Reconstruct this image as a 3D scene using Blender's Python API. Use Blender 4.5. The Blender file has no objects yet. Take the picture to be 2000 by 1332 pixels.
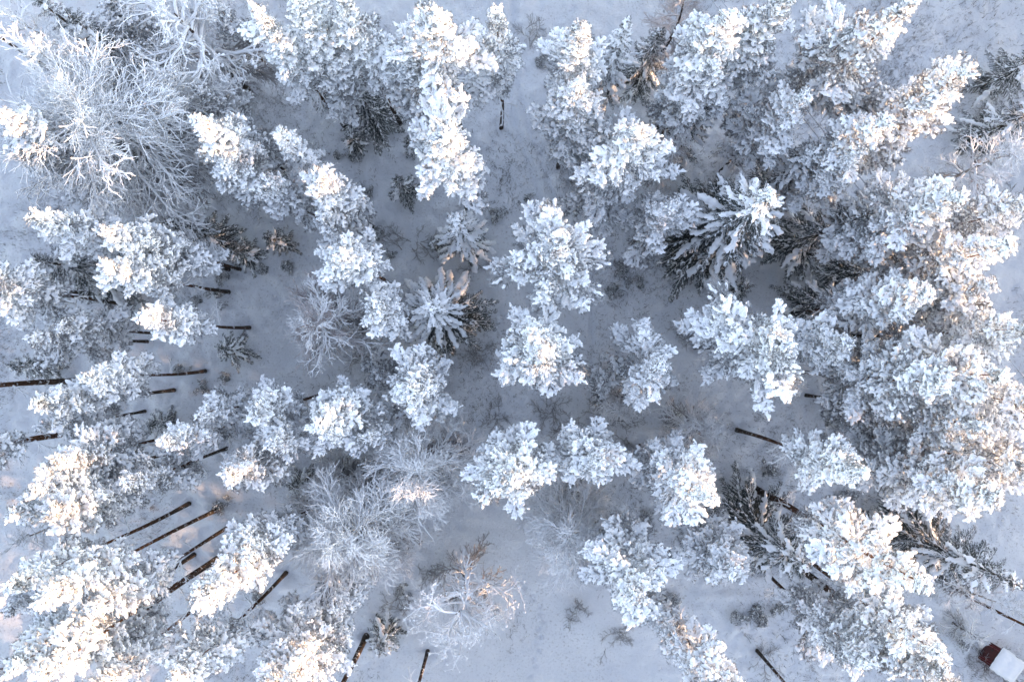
import bpy, math, random
import numpy as np
from mathutils import Vector, Matrix, noise as mnoise

sc = bpy.context.scene
col = sc.collection
R = math.radians

# ------------------------------------------------------------------ camera
H = 55.0                      # drone height above the snow
FPX = 1556.0                  # focal length in photo pixels (photo is 2000 x 1332)
TILT = math.atan(24 / FPX)
cam_d = bpy.data.cameras.new("drone_camera")
cam_d.sensor_width = 36.0
cam_d.lens = 36.0 * FPX / 2000.0
cam_d.clip_start = 0.5
cam_d.clip_end = 2000.0
cam = bpy.data.objects.new("drone_camera", cam_d)
cam.location = (0, 0, H)
cam.rotation_euler = (TILT, 0, 0)
col.objects.link(cam)
sc.camera = cam

# ------------------------------------------------------------------ sky and sun
SUN_EL, SUN_AZ = R(5.0), R(99.0)
world = bpy.data.worlds.new("World")
sc.world = world
world.use_nodes = True
nt = world.node_tree
bg = nt.nodes["Background"]
sky = nt.nodes.new("ShaderNodeTexSky")
sky.sky_type = 'NISHITA'
sky.sun_disc = False
sky.sun_elevation = SUN_EL
sky.sun_rotation = SUN_AZ
sky.air_density = 1.0
sky.dust_density = 1.0
sky.ozone_density = 1.8
hsv = nt.nodes.new("ShaderNodeHueSaturation")
hsv.inputs["Saturation"].default_value = 0.68
hsv.inputs["Hue"].default_value = 0.515
nt.links.new(sky.outputs[0], hsv.inputs["Color"])
nt.links.new(hsv.outputs[0], bg.inputs[0])
bg.inputs[1].default_value = 0.15

sun_d = bpy.data.lights.new("sun", 'SUN')
sun_d.energy = 2.0
sun_d.angle = R(1.5)
sun_d.color = (1.0, 0.61, 0.35)
sun = bpy.data.objects.new("sun", sun_d)
sdir = Vector((math.sin(SUN_AZ) * math.cos(SUN_EL), math.cos(SUN_AZ) * math.cos(SUN_EL), math.sin(SUN_EL)))
sun.rotation_euler = sdir.to_track_quat('Z', 'Y').to_euler()
sun.location = sdir * 200
col.objects.link(sun)

vs = sc.view_settings
vs.view_transform = 'Standard'
vs.look = 'None'
vs.gamma = 1.0
vs.use_curve_mapping = False
vs.exposure = 3.28
sc.render.engine = 'CYCLES'
sc.cycles.max_bounces = 6
sc.cycles.diffuse_bounces = 5

# ------------------------------------------------------------------ pixel -> world
ct, st = math.cos(TILT), math.sin(TILT)
def at(px, py, z=0.0):
    x, y, w = (px - 1000) / FPX, (666 - py) / FPX, -1.0
    dy, dz = y * ct - w * st, y * st + w * ct
    k = (z - H) / dz
    return x * k, dy * k

# ------------------------------------------------------------------ numpy noise (ground relief)
_rs = np.random.RandomState(7)
_perm = _rs.rand(256, 256)
def vnoise(x, y):
    xi, yi = np.floor(x).astype(int), np.floor(y).astype(int)
    fx, fy = x - xi, y - yi
    fx, fy = fx * fx * (3 - 2 * fx), fy * fy * (3 - 2 * fy)
    a = _perm[xi % 256, yi % 256]; b = _perm[(xi + 1) % 256, yi % 256]
    c = _perm[xi % 256, (yi + 1) % 256]; d = _perm[(xi + 1) % 256, (yi + 1) % 256]
    return (a * (1 - fx) + b * fx) * (1 - fy) + (c * (1 - fx) + d * fx) * fy - 0.5

LANE = [(975, -60), (985, 60), (998, 180), (1015, 290), (1050, 400), (1085, 520), (1120, 640), (1150, 760)]
RUTS = [[(965, -40), (975, 60), (984, 120), (1006, 245), (1040, 350), (1075, 440)],
        [(1000, -40), (1003, 60), (1003, 130), (1030, 240), (1086, 397), (1110, 470)],
        [(1157, 520), (1158, 640), (1157, 760), (1150, 880)],
        [(1280, 985), (1310, 1010), (1335, 1055), (1360, 1120)],
        [(120, 560), (210, 575), (330, 545), (480, 560)]]
def poly_world(P):
    return [at(px, py) for px, py in P]
LANE_W = poly_world(LANE)
RUTS_W = [poly_world(r) for r in RUTS]
CLEAR_W = [(at(1060, 1260), 7.0), (at(980, 1330), 6.0)]
def seg_dist(x, y, P):
    d = np.full(np.shape(x), 1e9)
    for (ax, ay), (bx, by) in zip(P[:-1], P[1:]):
        vx, vy = bx - ax, by - ay
        t = np.clip(((x - ax) * vx + (y - ay) * vy) / (vx * vx + vy * vy), 0, 1)
        d = np.minimum(d, np.hypot(x - ax - t * vx, y - ay - t * vy))
    return d
def smooth_zone(x, y):
    """1 on the open lane and on the clearing, 0 in the wood."""
    z = np.clip(1.6 - seg_dist(x, y, LANE_W) / 1.6, 0, 1) * 0.6
    for (cx, cy), r in CLEAR_W:
        z = np.maximum(z, np.clip(1.7 - np.hypot(x - cx, (y - cy) * 0.8) / r * 1.1, 0, 1))
    return z
def ground_h(x, y):
    x = np.asarray(x, float); y = np.asarray(y, float)
    sm = smooth_zone(x, y)
    hill = np.clip((x - 44) / 40, 0, 1)  # added rise out of view in the east, blocks low sun from the ground
    h = 10.0 * hill * hill * (3 - 2 * hill) + 0.55 * vnoise(x * 0.09 + 40, y * 0.09 + 11) + 0.22 * vnoise(x * 0.33 + 3, y * 0.33 + 70)
    rough = 0.22 * vnoise(x * 0.9 + 9, y * 0.9) + 0.17 * vnoise(x * 2.1, y * 2.1 + 31) + 0.10 * np.minimum(0.1, vnoise(x * 4.3, y * 4.3))
    h = h + rough * (1 - 0.85 * sm)
    for k, r in enumerate(RUTS_W):
        d = seg_dist(x, y, r)
        h = h - 0.20 * np.exp(-(d / 0.22) ** 2) + 0.06 * np.exp(-((d - 0.36) / 0.15) ** 2)
    return h
def gz(x, y):
    return float(ground_h(np.array([x]), np.array([y]))[0])

# ------------------------------------------------------------------ materials
def new_mat(name):
    m = bpy.data.materials.new(name)
    m.use_nodes = True
    n = m.node_tree
    return m, n.nodes, n.links, n.nodes["Principled BSDF"]
def nd(nodes, t, **kw):
    n = nodes.new(t)
    for k, v in kw.items():
        setattr(n, k, v)
    return n
def ramp(nodes, stops):
    r = nodes.new("ShaderNodeValToRGB")
    e = r.color_ramp.elements
    while len(e) < len(stops):
        e.new(0.5)
    for el, (p, c) in zip(e, stops):
        el.position = p
        el.color = (*c, 1) if len(c) == 3 else c
    return r
def noise_tex(nodes, links, scale, coord="Object", detail=3, rough=0.6):
    tc = nodes.new("ShaderNodeTexCoord" if coord == "Object" else "ShaderNodeNewGeometry")
    n = nodes.new("ShaderNodeTexNoise")
    n.inputs["Scale"].default_value = scale
    n.inputs["Detail"].default_value = detail
    n.inputs["Roughness"].default_value = rough
    links.new(tc.outputs["Object" if coord == "Object" else "Position"], n.inputs["Vector"])
    return n
def up_facing(nodes, links):
    g = nodes.new("ShaderNodeNewGeometry")
    s = nodes.new("ShaderNodeSeparateXYZ")
    links.new(g.outputs["Normal"], s.inputs[0])
    return s.outputs["Z"]
def add_bump(nodes, links, bsdf, tex, strength, dist):
    b = nodes.new("ShaderNodeBump")
    b.inputs["Strength"].default_value = strength
    b.inputs["Distance"].default_value = dist
    links.new(tex.outputs[0], b.inputs["Height"])
    links.new(b.outputs[0], bsdf.inputs["Normal"])
def math_node(nodes, links, op, a, b, clamp=False):
    m = nodes.new("ShaderNodeMath"); m.operation = op; m.use_clamp = clamp
    for i, v in enumerate((a, b)):
        if isinstance(v, (int, float)):
            m.inputs[i].default_value = v
        else:
            links.new(v, m.inputs[i])
    return m.outputs[0]
def mix_col(nodes, links, fac, c1, c2):
    m = nodes.new("ShaderNodeMix"); m.data_type = 'RGBA'
    if isinstance(fac, (int, float)): m.inputs[0].default_value = fac
    else: links.new(fac, m.inputs[0])
    for i, c in ((6, c1), (7, c2)):
        if isinstance(c, tuple): m.inputs[i].default_value = (*c, 1)
        else: links.new(c, m.inputs[i])
    return m.outputs[2]

def mat_snow():
    m, n, l, b = new_mat("tree_snow")
    t = noise_tex(n, l, 3.0, "World", 4)
    r = ramp(n, [(0.3, (0.84, 0.855, 0.88)), (0.7, (0.90, 0.905, 0.915))])
    l.new(t.outputs[0], r.inputs[0]); l.new(r.outputs[0], b.inputs["Base Color"])
    b.inputs["Roughness"].default_value = 0.75
    b.inputs["Specular IOR Level"].default_value = 0.2
    add_bump(n, l, b, noise_tex(n, l, 14.0, "World", 4, 0.7), 0.3, 0.05)
    return m
def mat_ground():
    m, n, l, b = new_mat("ground_snow")
    t = noise_tex(n, l, 0.35, "World", 5)
    r = ramp(n, [(0.3, (0.72, 0.74, 0.775)), (0.7, (0.82, 0.83, 0.85))])
    l.new(t.outputs[0], r.inputs[0])
    sp = noise_tex(n, l, 6.5, "World", 6, 0.75)          # litter: needles, cones and bark bits dropped on the snow
    rs = ramp(n, [(0.54, (0, 0, 0)), (0.68, (1, 1, 1))])
    l.new(sp.outputs[0], rs.inputs[0])
    zn = noise_tex(n, l, 0.22, "World", 2)
    rz = ramp(n, [(0.36, (0.15, 0.15, 0.15)), (0.60, (1, 1, 1))])
    l.new(zn.outputs[0], rz.inputs[0])
    f = math_node(n, l, 'MULTIPLY', rs.outputs[0], rz.outputs[0])
    f = math_node(n, l, 'MULTIPLY', f, 0.75)
    c = mix_col(n, l, f, r.outputs[0], (0.26, 0.24, 0.22))
    l.new(c, b.inputs["Base Color"])
    b.inputs["Roughness"].default_value = 0.8
    b.inputs["Specular IOR Level"].default_value = 0.2
    add_bump(n, l, b, noise_tex(n, l, 5.0, "World", 7, 0.75), 0.8, 0.12)
    return m
def mat_frosted(name, dark, frost, lo, hi, scale, amount):
    """Frost and snow on whatever faces up, the bare colour below, broken up by noise."""
    m, n, l, b = new_mat(name)
    z = up_facing(n, l)
    t = noise_tex(n, l, scale, "World", 3)
    v = math_node(n, l, 'ADD', z, math_node(n, l, 'MULTIPLY', math_node(n, l, 'SUBTRACT', t.outputs[0], 0.5), 2.4))
    mr = n.new("ShaderNodeMapRange")
    mr.inputs[1].default_value = lo; mr.inputs[2].default_value = hi
    mr.inputs[3].default_value = 0.0; mr.inputs[4].default_value = amount
    l.new(v, mr.inputs[0])
    l.new(mix_col(n, l, mr.outputs[0], dark, frost), b.inputs["Base Color"])
    b.inputs["Roughness"].default_value = 0.8
    b.inputs["Specular IOR Level"].default_value = 0.2
    return m
def mat_bark(name, low, high, h0, h1, frost):
    m, n, l, b = new_mat(name)
    tc = n.new("ShaderNodeTexCoord"); s = n.new("ShaderNodeSeparateXYZ")
    l.new(tc.outputs["Object"], s.inputs[0])
    mr = n.new("ShaderNodeMapRange"); mr.inputs[1].default_value = h0; mr.inputs[2].default_value = h1
    l.new(s.outputs["Z"], mr.inputs[0])
    base = mix_col(n, l, mr.outputs[0], low, high)
    pl = n.new("ShaderNodeTexNoise"); pl.inputs["Scale"].default_value = 7.0; pl.inputs["Detail"].default_value = 5
    mp = n.new("ShaderNodeMapping"); mp.inputs["Scale"].default_value = (1.6, 1.6, 0.45)
    l.new(tc.outputs["Object"], mp.inputs[0]); l.new(mp.outputs[0], pl.inputs["Vector"])
    r2 = ramp(n, [(0.35, (0.45, 0.45, 0.45)), (0.7, (1.5, 1.45, 1.4))])
    l.new(pl.outputs[0], r2.inputs[0])
    mm = n.new("ShaderNodeMix"); mm.data_type = 'RGBA'; mm.blend_type = 'MULTIPLY'; mm.inputs[0].default_value = 1.0
    l.new(base, mm.inputs[6]); l.new(r2.outputs[0], mm.inputs[7])
    # snow plastered on the bark in patches
    sn = noise_tex(n, l, 2.6, "Object", 5, 0.7)
    rs = ramp(n, [(0.56, (0, 0, 0)), (0.62, (1, 1, 1))])
    l.new(sn.outputs[0], rs.inputs[0])
    f = math_node(n, l, 'MULTIPLY', rs.outputs[0], frost)
    l.new(mix_col(n, l, f, mm.outputs[2], (0.78, 0.8, 0.83)), b.inputs["Base Color"])
    b.inputs["Roughness"].default_value = 0.9
    b.inputs["Specular IOR Level"].default_value = 0.15
    add_bump(n, l, b, pl, 0.8, 0.03)
    return m
def mat_plain(name, c, rough=0.7):
    m, n, l, b = new_mat(name)
    t = noise_tex(n, l, 8.0, "Object", 4)
    r = ramp(n, [(0.3, tuple(v * 0.75 for v in c)), (0.7, tuple(min(1, v * 1.2) for v in c))])
    l.new(t.outputs[0], r.inputs[0]); l.new(r.outputs[0], b.inputs["Base Color"])
    b.inputs["Roughness"].default_value = rough
    return m

M_SNOW = mat_snow()
M_GROUND = mat_ground()
M_PINE = mat_frosted("frosted_pine_needles", (0.060, 0.058, 0.050), (0.66, 0.67, 0.69), -0.4, 1.5, 6.0, 0.66)
M_SPRUCE = mat_frosted("dark_spruce_needles", (0.022, 0.028, 0.022), (0.52, 0.55, 0.58), 0.45, 2.3, 6.0, 0.5)
M_HOAR = mat_frosted("hoar_frosted_twigs", (0.13, 0.105, 0.09), (0.90, 0.905, 0.915), -0.55, 0.12, 3.0, 1.0)
M_HOARL = mat_frosted("snow_railed_limbs", (0.15, 0.115, 0.09), (0.90, 0.905, 0.915), -0.45, 0.05, 1.5, 1.0)
M_LIMB = mat_frosted("snow_topped_limbs", (0.12, 0.085, 0.06), (0.86, 0.87, 0.89), -0.7, 0.35, 2.5, 1.0)
M_BRUSH = mat_frosted("bare_brush", (0.11, 0.09, 0.075), (0.66, 0.67, 0.70), -0.4, 1.4, 2.0, 0.75)
M_RED = mat_frosted("reddish_birch_twigs", (0.21, 0.115, 0.085), (0.80, 0.79, 0.80), -0.8, 1.0, 1.5, 0.85)
M_BARK = mat_bark("pine_bark", (0.060, 0.048, 0.040), (0.15, 0.068, 0.034), 2.0, 10.0, 0.85)
M_SBARK = mat_bark("spruce_bark", (0.055, 0.045, 0.038), (0.085, 0.060, 0.045), 2.0, 9.0, 0.5)
M_BBARK = mat_bark("birch_bark", (0.10, 0.085, 0.075), (0.42, 0.39, 0.36), 1.0, 6.0, 0.8)

# ------------------------------------------------------------------ mesh builder
class MB:
    def __init__(self):
        self.v = []; self.f = []; self.m = []; self.n = 0
    def add(self, verts, faces, mat):
        o = self.n
        self.v.extend(verts); self.n += len(verts)
        for fc in faces:
            self.f.append(tuple(i + o for i in fc)); self.m.append(mat)
    def tube(self, pts, rads, mat, sides=4, cap=True):
        pts = [Vector(p) for p in pts]
        k = len(pts); vs_ = []
        ref = Vector((0.31, 0.17, 0.93))
        for i, p in enumerate(pts):
            t = (pts[min(i + 1, k - 1)] - pts[max(i - 1, 0)]).normalized()
            a = t.cross(ref)
            if a.length < 1e-3: a = t.cross(Vector((1, 0, 0)))
            a.normalize(); b = a.cross(t)
            for s in range(sides):
                th = 2 * math.pi * s / sides
                vs_.append(tuple(p + (a * math.cos(th) + b * math.sin(th)) * rads[i]))
        fs = []
        for i in range(k - 1):
            for s in range(sides):
                q = (s + 1) % sides
                fs.append((i * sides + s, i * sides + q, (i + 1) * sides + q, (i + 1) * sides + s))
        if cap:
            fs.append(tuple((k - 1) * sides + s for s in range(sides)))
        self.add(vs_, fs, mat)
    def spike(self, p, d, side, w, mat):
        q = p + d
        s = side * w
        self.add([tuple(p - s), tuple(p + s), tuple(q)], [(0, 1, 2)], mat)
    def box(self, x0, y0, z0, x1, y1, z1, mat):
        V = [(x, y, z) for z in (z0, z1) for y in (y0, y1) for x in (x0, x1)]
        self.add(V, [(0, 2, 3, 1), (4, 5, 7, 6), (0, 1, 5, 4), (2, 6, 7, 3), (0, 4, 6, 2), (1, 3, 7, 5)], mat)
    def mesh(self, name, mats, smooth=True):
        me = bpy.data.meshes.new(name)
        me.from_pydata(self.v, [], self.f)
        for m in mats: me.materials.append(m)
        me.polygons.foreach_set("material_index", self.m)
        if smooth: me.polygons.foreach_set("use_smooth", [True] * len(self.f))
        me.update()
        return me

def ico(sub):
    t = (1 + 5 ** 0.5) / 2
    v = [Vector(p).normalized() for p in [(-1, t, 0), (1, t, 0), (-1, -t, 0), (1, -t, 0), (0, -1, t), (0, 1, t), (0, -1, -t), (0, 1, -t), (t, 0, -1), (t, 0, 1), (-t, 0, -1), (-t, 0, 1)]]
    f = [(0, 11, 5), (0, 5, 1), (0, 1, 7), (0, 7, 10), (0, 10, 11), (1, 5, 9), (5, 11, 4), (11, 10, 2), (10, 7, 6), (7, 1, 8), (3, 9, 4), (3, 4, 2), (3, 2, 6), (3, 6, 8), (3, 8, 9), (4, 9, 5), (2, 4, 11), (6, 2, 10), (8, 6, 7), (9, 8, 1)]
    for _ in range(sub):
        c = {}; g = []
        def mid(a, b):
            k = (min(a, b), max(a, b))
            if k not in c:
                v.append(((v[a] + v[b]) * 0.5).normalized()); c[k] = len(v) - 1
            return c[k]
        for a, b, d in f:
            ab, bd, da = mid(a, b), mid(b, d), mid(d, a)
            g += [(a, ab, da), (b, bd, ab), (d, da, bd), (ab, bd, da)]
        f = g
    return np.array([tuple(p) for p in v]), f
ICO_V, ICO_F = ico(1)

def snow_mesh(blobs, voxel, amp):
    """Snow lying as one merged mass: rounded lumps fused together and roughened. blobs: (x, y, z, rx, ry, rz, yaw)"""
    V = []; F = []
    for (x, y, z, rx, ry, rz, yaw) in blobs:
        c, s = math.cos(yaw), math.sin(yaw)
        p = ICO_V * np.array([rx, ry, rz])
        q = np.stack([p[:, 0] * c - p[:, 1] * s + x, p[:, 0] * s + p[:, 1] * c + y, p[:, 2] + z], 1)
        o = len(V)
        V.extend(map(tuple, q)); F.extend([(a + o, b + o, d + o) for a, b, d in ICO_F])
    me = bpy.data.meshes.new("lumps"); me.from_pydata(V, [], F); me.update()
    ob = bpy.data.objects.new("lumps", me); col.objects.link(ob)
    md = ob.modifiers.new("r", 'REMESH'); md.mode = 'VOXEL'; md.voxel_size = voxel; md.use_smooth_shade = True
    dg = bpy.context.evaluated_depsgraph_get()
    ev = ob.evaluated_get(dg); em = ev.to_mesh()
    nv = len(em.vertices)
    co = np.empty(nv * 3); em.vertices.foreach_get("co", co); co = co.reshape(-1, 3)
    no = np.empty(nv * 3); em.vertices.foreach_get("normal", no); no = no.reshape(-1, 3)
    faces = [tuple(p.vertices) for p in em.polygons]
    ev.to_mesh_clear()
    bpy.data.objects.remove(ob); bpy.data.meshes.remove(me)
    d = np.array([0.9 * mnoise.noise(Vector(c) * 4.5) + 0.6 * mnoise.noise(Vector(c) * 9.0) + 0.25 * mnoise.noise(Vector(c) * 18.0) for c in co])
    co = co + no * (d * amp)[:, None]
    return [tuple(c) for c in co], faces

def axis_pts(rng, p, d, L, n, bend, jit):
    """A wandering twig: points from p along d, bending by the vector bend, jittered."""
    out = [p.copy()]; d = d.normalized(); q = p.copy()
    for i in range(n):
        d = (d + bend / n + Vector((rng.gauss(0, jit), rng.gauss(0, jit), rng.gauss(0, jit)))).normalized()
        q = q + d * (L / n); out.append(q.copy())
    return out
def along(pts, s):
    k = s * (len(pts) - 1); i = min(int(k), len(pts) - 2)
    return pts[i].lerp(pts[i + 1], k - i), (pts[i + 1] - pts[i]).normalized()

# ------------------------------------------------------------------ pine boughs
def pine_bough(L, seed, snow=0.8, bare=0.3, big=1.0, upright=0.0):
    rng = random.Random(seed); mb = MB(); blobs = []
    bend = Vector((0, rng.uniform(-0.3, 0.3), 0.25))
    main = axis_pts(rng, Vector((0, 0, 0)), Vector((1, 0, 0.05)), L, 8, bend, 0.10)
    r0 = 0.014 + 0.012 * L
    mb.tube(main, [r0 * (1 - 0.75 * i / 8) for i in range(9)], 0, 5)
    tufts = []
    nl = int(7 * L + 6)
    for i in range(nl):
        s = bare + (1 - bare) * (i + rng.random() * 0.8) / nl
        s = min(s, 0.97)
        p, d = along(main, s)
        sgn = 1 if i % 2 else -1
        ang = rng.uniform(0.5, 1.15) * sgn
        dd = Vector((d.x * math.cos(ang) - d.y * math.sin(ang), d.x * math.sin(ang) + d.y * math.cos(ang), d.z + rng.uniform(-0.1, 0.4)))
        l = (0.20 + 0.34 * L * (1.15 - s)) * rng.uniform(0.65, 1.25)
        tw = axis_pts(rng, p, dd, l, 4, Vector((0.25, 0, 0.25)), 0.16)
        mb.tube(tw, [0.014, 0.012, 0.010, 0.008, 0.006], 0, 3)
        m = max(2, int(l / 0.11))
        if rng.random() < snow:
            wid = rng.uniform(.040, .074) * big; s0 = rng.uniform(.2, .5); q0 = int(l / 0.06) + 1
            for j in range(q0):
                if rng.random() < .12: continue
                q, e = along(tw, min(1, s0 + (1.03 - s0) * (j + rng.random() * .6) / q0))
                r = wid * rng.uniform(.6, 1.25)
                blobs.append((q.x + rng.gauss(0, .02), q.y + rng.gauss(0, .02), q.z + .03 + r * .2, r * 1.5, r * .95, r * .75, math.atan2(e.y, e.x)))
        for j in range(m):
            q, e = along(tw, 0.28 + 0.72 * (j + 1) / m)
            tufts.append((q, e, j == m - 1))
    for j in range(int(L * (1 - bare) / 0.12)):
        q, e = along(main, bare + (1 - bare) * rng.random()); tufts.append((q, e, False))
    q, e = along(main, 1.0); tufts.append((q, e, True))
    for (q, e, tip) in tufts:
        q = q + Vector((rng.gauss(0, .03), rng.gauss(0, .03), rng.gauss(0, .025)))
        up = Vector((0, 0, 1))
        for k in range(11):
            d = (e * 0.8 + Vector((rng.gauss(0, .75), rng.gauss(0, .75), rng.gauss(0.12, .6)))).normalized()
            sd = d.cross(up)
            if sd.length < 1e-3: continue
            mb.spike(q, d * rng.uniform(.10, .19), sd.normalized(), 0.015, 1)
        if rng.random() < snow * (1.0 if tip else 0.62):
            r = rng.uniform(.032, .064) * big
            if rng.random() < 0.15: r *= 1.7
            ya = math.atan2(e.y, e.x)
            blobs.append((q.x, q.y, q.z + 0.03 + r * 0.25, r * rng.uniform(1.0, 1.7), r * rng.uniform(.7, 1.1), r * rng.uniform(.6, .9), ya))
            for k in range(rng.randint(0, 2)):          # smaller pads beside it
                r2 = r * rng.uniform(.45, .75)
                blobs.append((q.x + rng.gauss(0, r), q.y + rng.gauss(0, r), q.z + .02 + rng.gauss(0, .02), r2 * 1.3, r2, r2 * .8, ya + rng.gauss(0, .5)))
    if blobs:
        v, f = snow_mesh(blobs, 0.029, 0.019)
        mb.add(v, f, 2)
    return mb.mesh("pine_bough", [M_LIMB, M_PINE, M_SNOW])

# ------------------------------------------------------------------ spruce boughs
def spruce_bough(L, seed, snow=0.9, droop=0.35, fat=1.0):
    rng = random.Random(seed); mb = MB(); blobs = []
    main = axis_pts(rng, Vector((0, 0, 0)), Vector((1, 0, 0.12)), L, 8, Vector((0, rng.uniform(-.15, .15), -droop * 1.3)), 0.03)
    # the tip lifts again
    mb.tube(main, [0.03 * (1 - 0.8 * i / 8) for i in range(9)], 0, 4)
    def needles(pts, l, dens, wide):
        n = int(l * dens)
        for j in range(n):
            q, e = along(pts, (j + rng.random()) / n)
            side = Vector((-e.y, e.x, 0))
            for sg in (-1, 1):
                d = (e * 0.7 + side * sg * rng.uniform(.4, 1.0) + Vector((0, 0, rng.uniform(-0.9, 0.25)))).normalized()
                mb.spike(q, d * rng.uniform(.06, .13) * wide, Vector((e.x, e.y, e.z)) , 0.016, 1)
    needles(main, L, 26, 1.0)
    nl = int(L / 0.115)
    for i in range(nl):
        s = 0.14 + 0.84 * (i + rng.random() * .5) / nl
        p, d = along(main, s)
        for sg in (-1, 1):
            if rng.random() < 0.08: continue
            ang = sg * rng.uniform(.65, .95)
            dd = Vector((d.x * math.cos(ang) - d.y * math.sin(ang), d.x * math.sin(ang) + d.y * math.cos(ang), d.z - 0.05))
            l = (0.30 * L * (1.0 - s) ** 0.8 + 0.10) * rng.uniform(.7, 1.15) * (0.55 + 0.45 * min(1, s / 0.35))
            tw = axis_pts(rng, p, dd, l, 3, Vector((0.2, 0, -0.75)), 0.06)
            mb.tube(tw, [0.010, .009, .007, .005], 1, 3, False)
            needles(tw, l, 24, 0.9)
            if rng.random() < snow * 0.42:
                for j in range(max(1, int(l / 0.11))):
                    if rng.random() < 0.75:
                        q, e = along(tw, rng.uniform(.1, .8))
                        r = rng.uniform(.04, .075) * fat
                        blobs.append((q.x, q.y, q.z + .03, r * 1.5, r * .85, r * .75, math.atan2(e.y, e.x)))
    k = int(L / 0.085)
    for j in range(k):
        s = 0.12 + 0.88 * (j + rng.random()) / k
        if rng.random() > snow: continue
        q, e = along(main, min(s, 1))
        r = rng.uniform(.040, .095) * fat * (1.2 - .45 * s)
        blobs.append((q.x, q.y + rng.gauss(0, .03) * fat, q.z + .045, r * 1.5, r * rng.uniform(.8, 1.1), r * .85, math.atan2(e.y, e.x)))
    if blobs:
        v, f = snow_mesh(blobs, 0.040, 0.036)
        mb.add(v, f, 2)
    return mb.mesh("spruce_bough", [M_LIMB, M_SPRUCE, M_SNOW])

# ------------------------------------------------------------------ frosted deciduous branches
def hoar_branch(L, seed, mat, thick=1.0, nsec=10, nter=4, crook=0.10, spread=0.6, droop=-0.22, fine=True):
    rng = random.Random(seed); mb = MB()
    main = axis_pts(rng, Vector((0, 0, 0)), Vector((1, 0, 0.0)), L, 10, Vector((0, rng.uniform(-.3, .3), droop)), crook)
    mb.tube(main, [(0.046 * (1 - i / 10) ** 0.8 + 0.030) * thick for i in range(11)], 0, 4)
    def twig(p, d, l, r, lev):
        n = 5 if lev == 1 else 3
        pts = axis_pts(rng, p, d, l, n, Vector((0.1, 0, droop * .8)), crook * 1.1)
        mb.tube(pts, [r * (1 - .55 * i / n) for i in range(n + 1)], 0, 3, False)
        if lev < (3 if fine else 2):
            m = nter if lev == 1 else 2
            for j in range(m):
                s = 0.2 + 0.8 * (j + rng.random()) / m
                q, e = along(pts, min(s, .99))
                ax = Vector((rng.gauss(0, 1), rng.gauss(0, 1), rng.gauss(0, .7))).normalized()
                dd = (e + ax * spread * rng.uniform(.6, 1.2)).normalized()
                twig(q, dd, l * rng.uniform(.3, .6), r * .72, lev + 1)
    for i in range(nsec):
        s = 0.18 + 0.8 * (i + rng.random()) / nsec
        q, e = along(main, min(s, .98))
        side = Vector((-e.y, e.x, 0)) * (1 if i % 2 else -1)
        dd = (e * .9 + side * rng.uniform(.4, 1.0) * spread + Vector((0, 0, rng.uniform(-.3, .5)))).normalized()
        twig(q, dd, L * (0.20 + 0.30 * (1 - s)) * rng.uniform(.7, 1.2), 0.042 * thick, 1)
    return mb.mesh("hoar_branch", [mat])

def limb_branch(L, seed):
    """A crooked bare limb carrying a thick rail of snow, forking a few times."""
    rng = random.Random(seed); mb = MB(); blobs = []
    def go(p, d, l, r, lev):
        n = 7 if lev == 0 else 5
        pts = axis_pts(rng, p, d, l, n, Vector((0, 0, rng.uniform(-.15, .25))), 0.17)
        mb.tube(pts, [r * (1 - .6 * i / n) for i in range(n + 1)], 0, 5 if lev == 0 else 4)
        m = (5, 4, 3)[lev] if lev < 3 else 0
        for j in range(m):
            s = 0.3 + 0.7 * (j + rng.random() * .9) / m
            q, e = along(pts, min(s, .98))
            ang = rng.uniform(.4, 1.0) * (1 if (j + lev) % 2 else -1)
            dd = Vector((e.x * math.cos(ang) - e.y * math.sin(ang), e.x * math.sin(ang) + e.y * math.cos(ang), e.z + rng.uniform(-.3, .3)))
            go(q, dd, l * rng.uniform(.35, .6), r * .55, lev + 1)
        if lev >= 2 and rng.random() < .55:
            q = pts[-1]; b = rng.uniform(.04, .075)
            blobs.append((q.x, q.y, q.z + .02, b * 1.4, b, b * .8, rng.random() * 3))
    go(Vector((0, 0, 0)), Vector((1, 0, .1)), L, 0.115, 0)
    v, f = snow_mesh(blobs, 0.04, 0.015)
    mb.add(v, f, 1)
    return mb.mesh("limb_branch", [M_HOARL, M_SNOW])

P_SHORT = [pine_bough(0.75, 10 + i, 0.93, 0.15) for i in range(3)]
P_MID = [pine_bough(1.35, 20 + i, 0.92, 0.22) for i in range(5)]
P_LONG = [pine_bough(2.1, 30 + i, 0.90, 0.34, 1.08) for i in range(5)]
P_XL = [pine_bough(3.0, 45 + i, 0.90, 0.36, 1.1) for i in range(3)]
P_THIN = [pine_bough(1.5, 40 + i, 0.30, 0.25, 0.85) for i in range(3)]
S_MID = [spruce_bough(1.2, 50 + i, 0.95, 0.30, 1.4) for i in range(3)]
S_LONG = [spruce_bough(2.3, 60 + i, 0.96, 0.36, 1.5) for i in range(4)]
S_DARK = [spruce_bough(2.3, 70 + i, 0.42, 0.42, 0.72) for i in range(3)]
S_DMID = [spruce_bough(1.2, 80 + i, 0.42, 0.35, 0.8) for i in range(3)]
B_FINE = [hoar_branch(2.6, 90 + i, M_HOAR, 1.2, nsec=9, nter=4, crook=.15, spread=.85) for i in range(5)]
B_DARK = [hoar_branch(2.2, 140 + i, M_BRUSH, 0.6, nsec=11, nter=5, crook=.17, spread=.9) for i in range(3)]
B_LONG = [hoar_branch(4.4, 96 + i, M_HOAR, 1.1, nsec=16, nter=5, crook=.13, spread=.8) for i in range(3)]
B_RED = [hoar_branch(2.0, 100 + i, M_RED, .8, nsec=10, nter=4) for i in range(2)]
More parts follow.
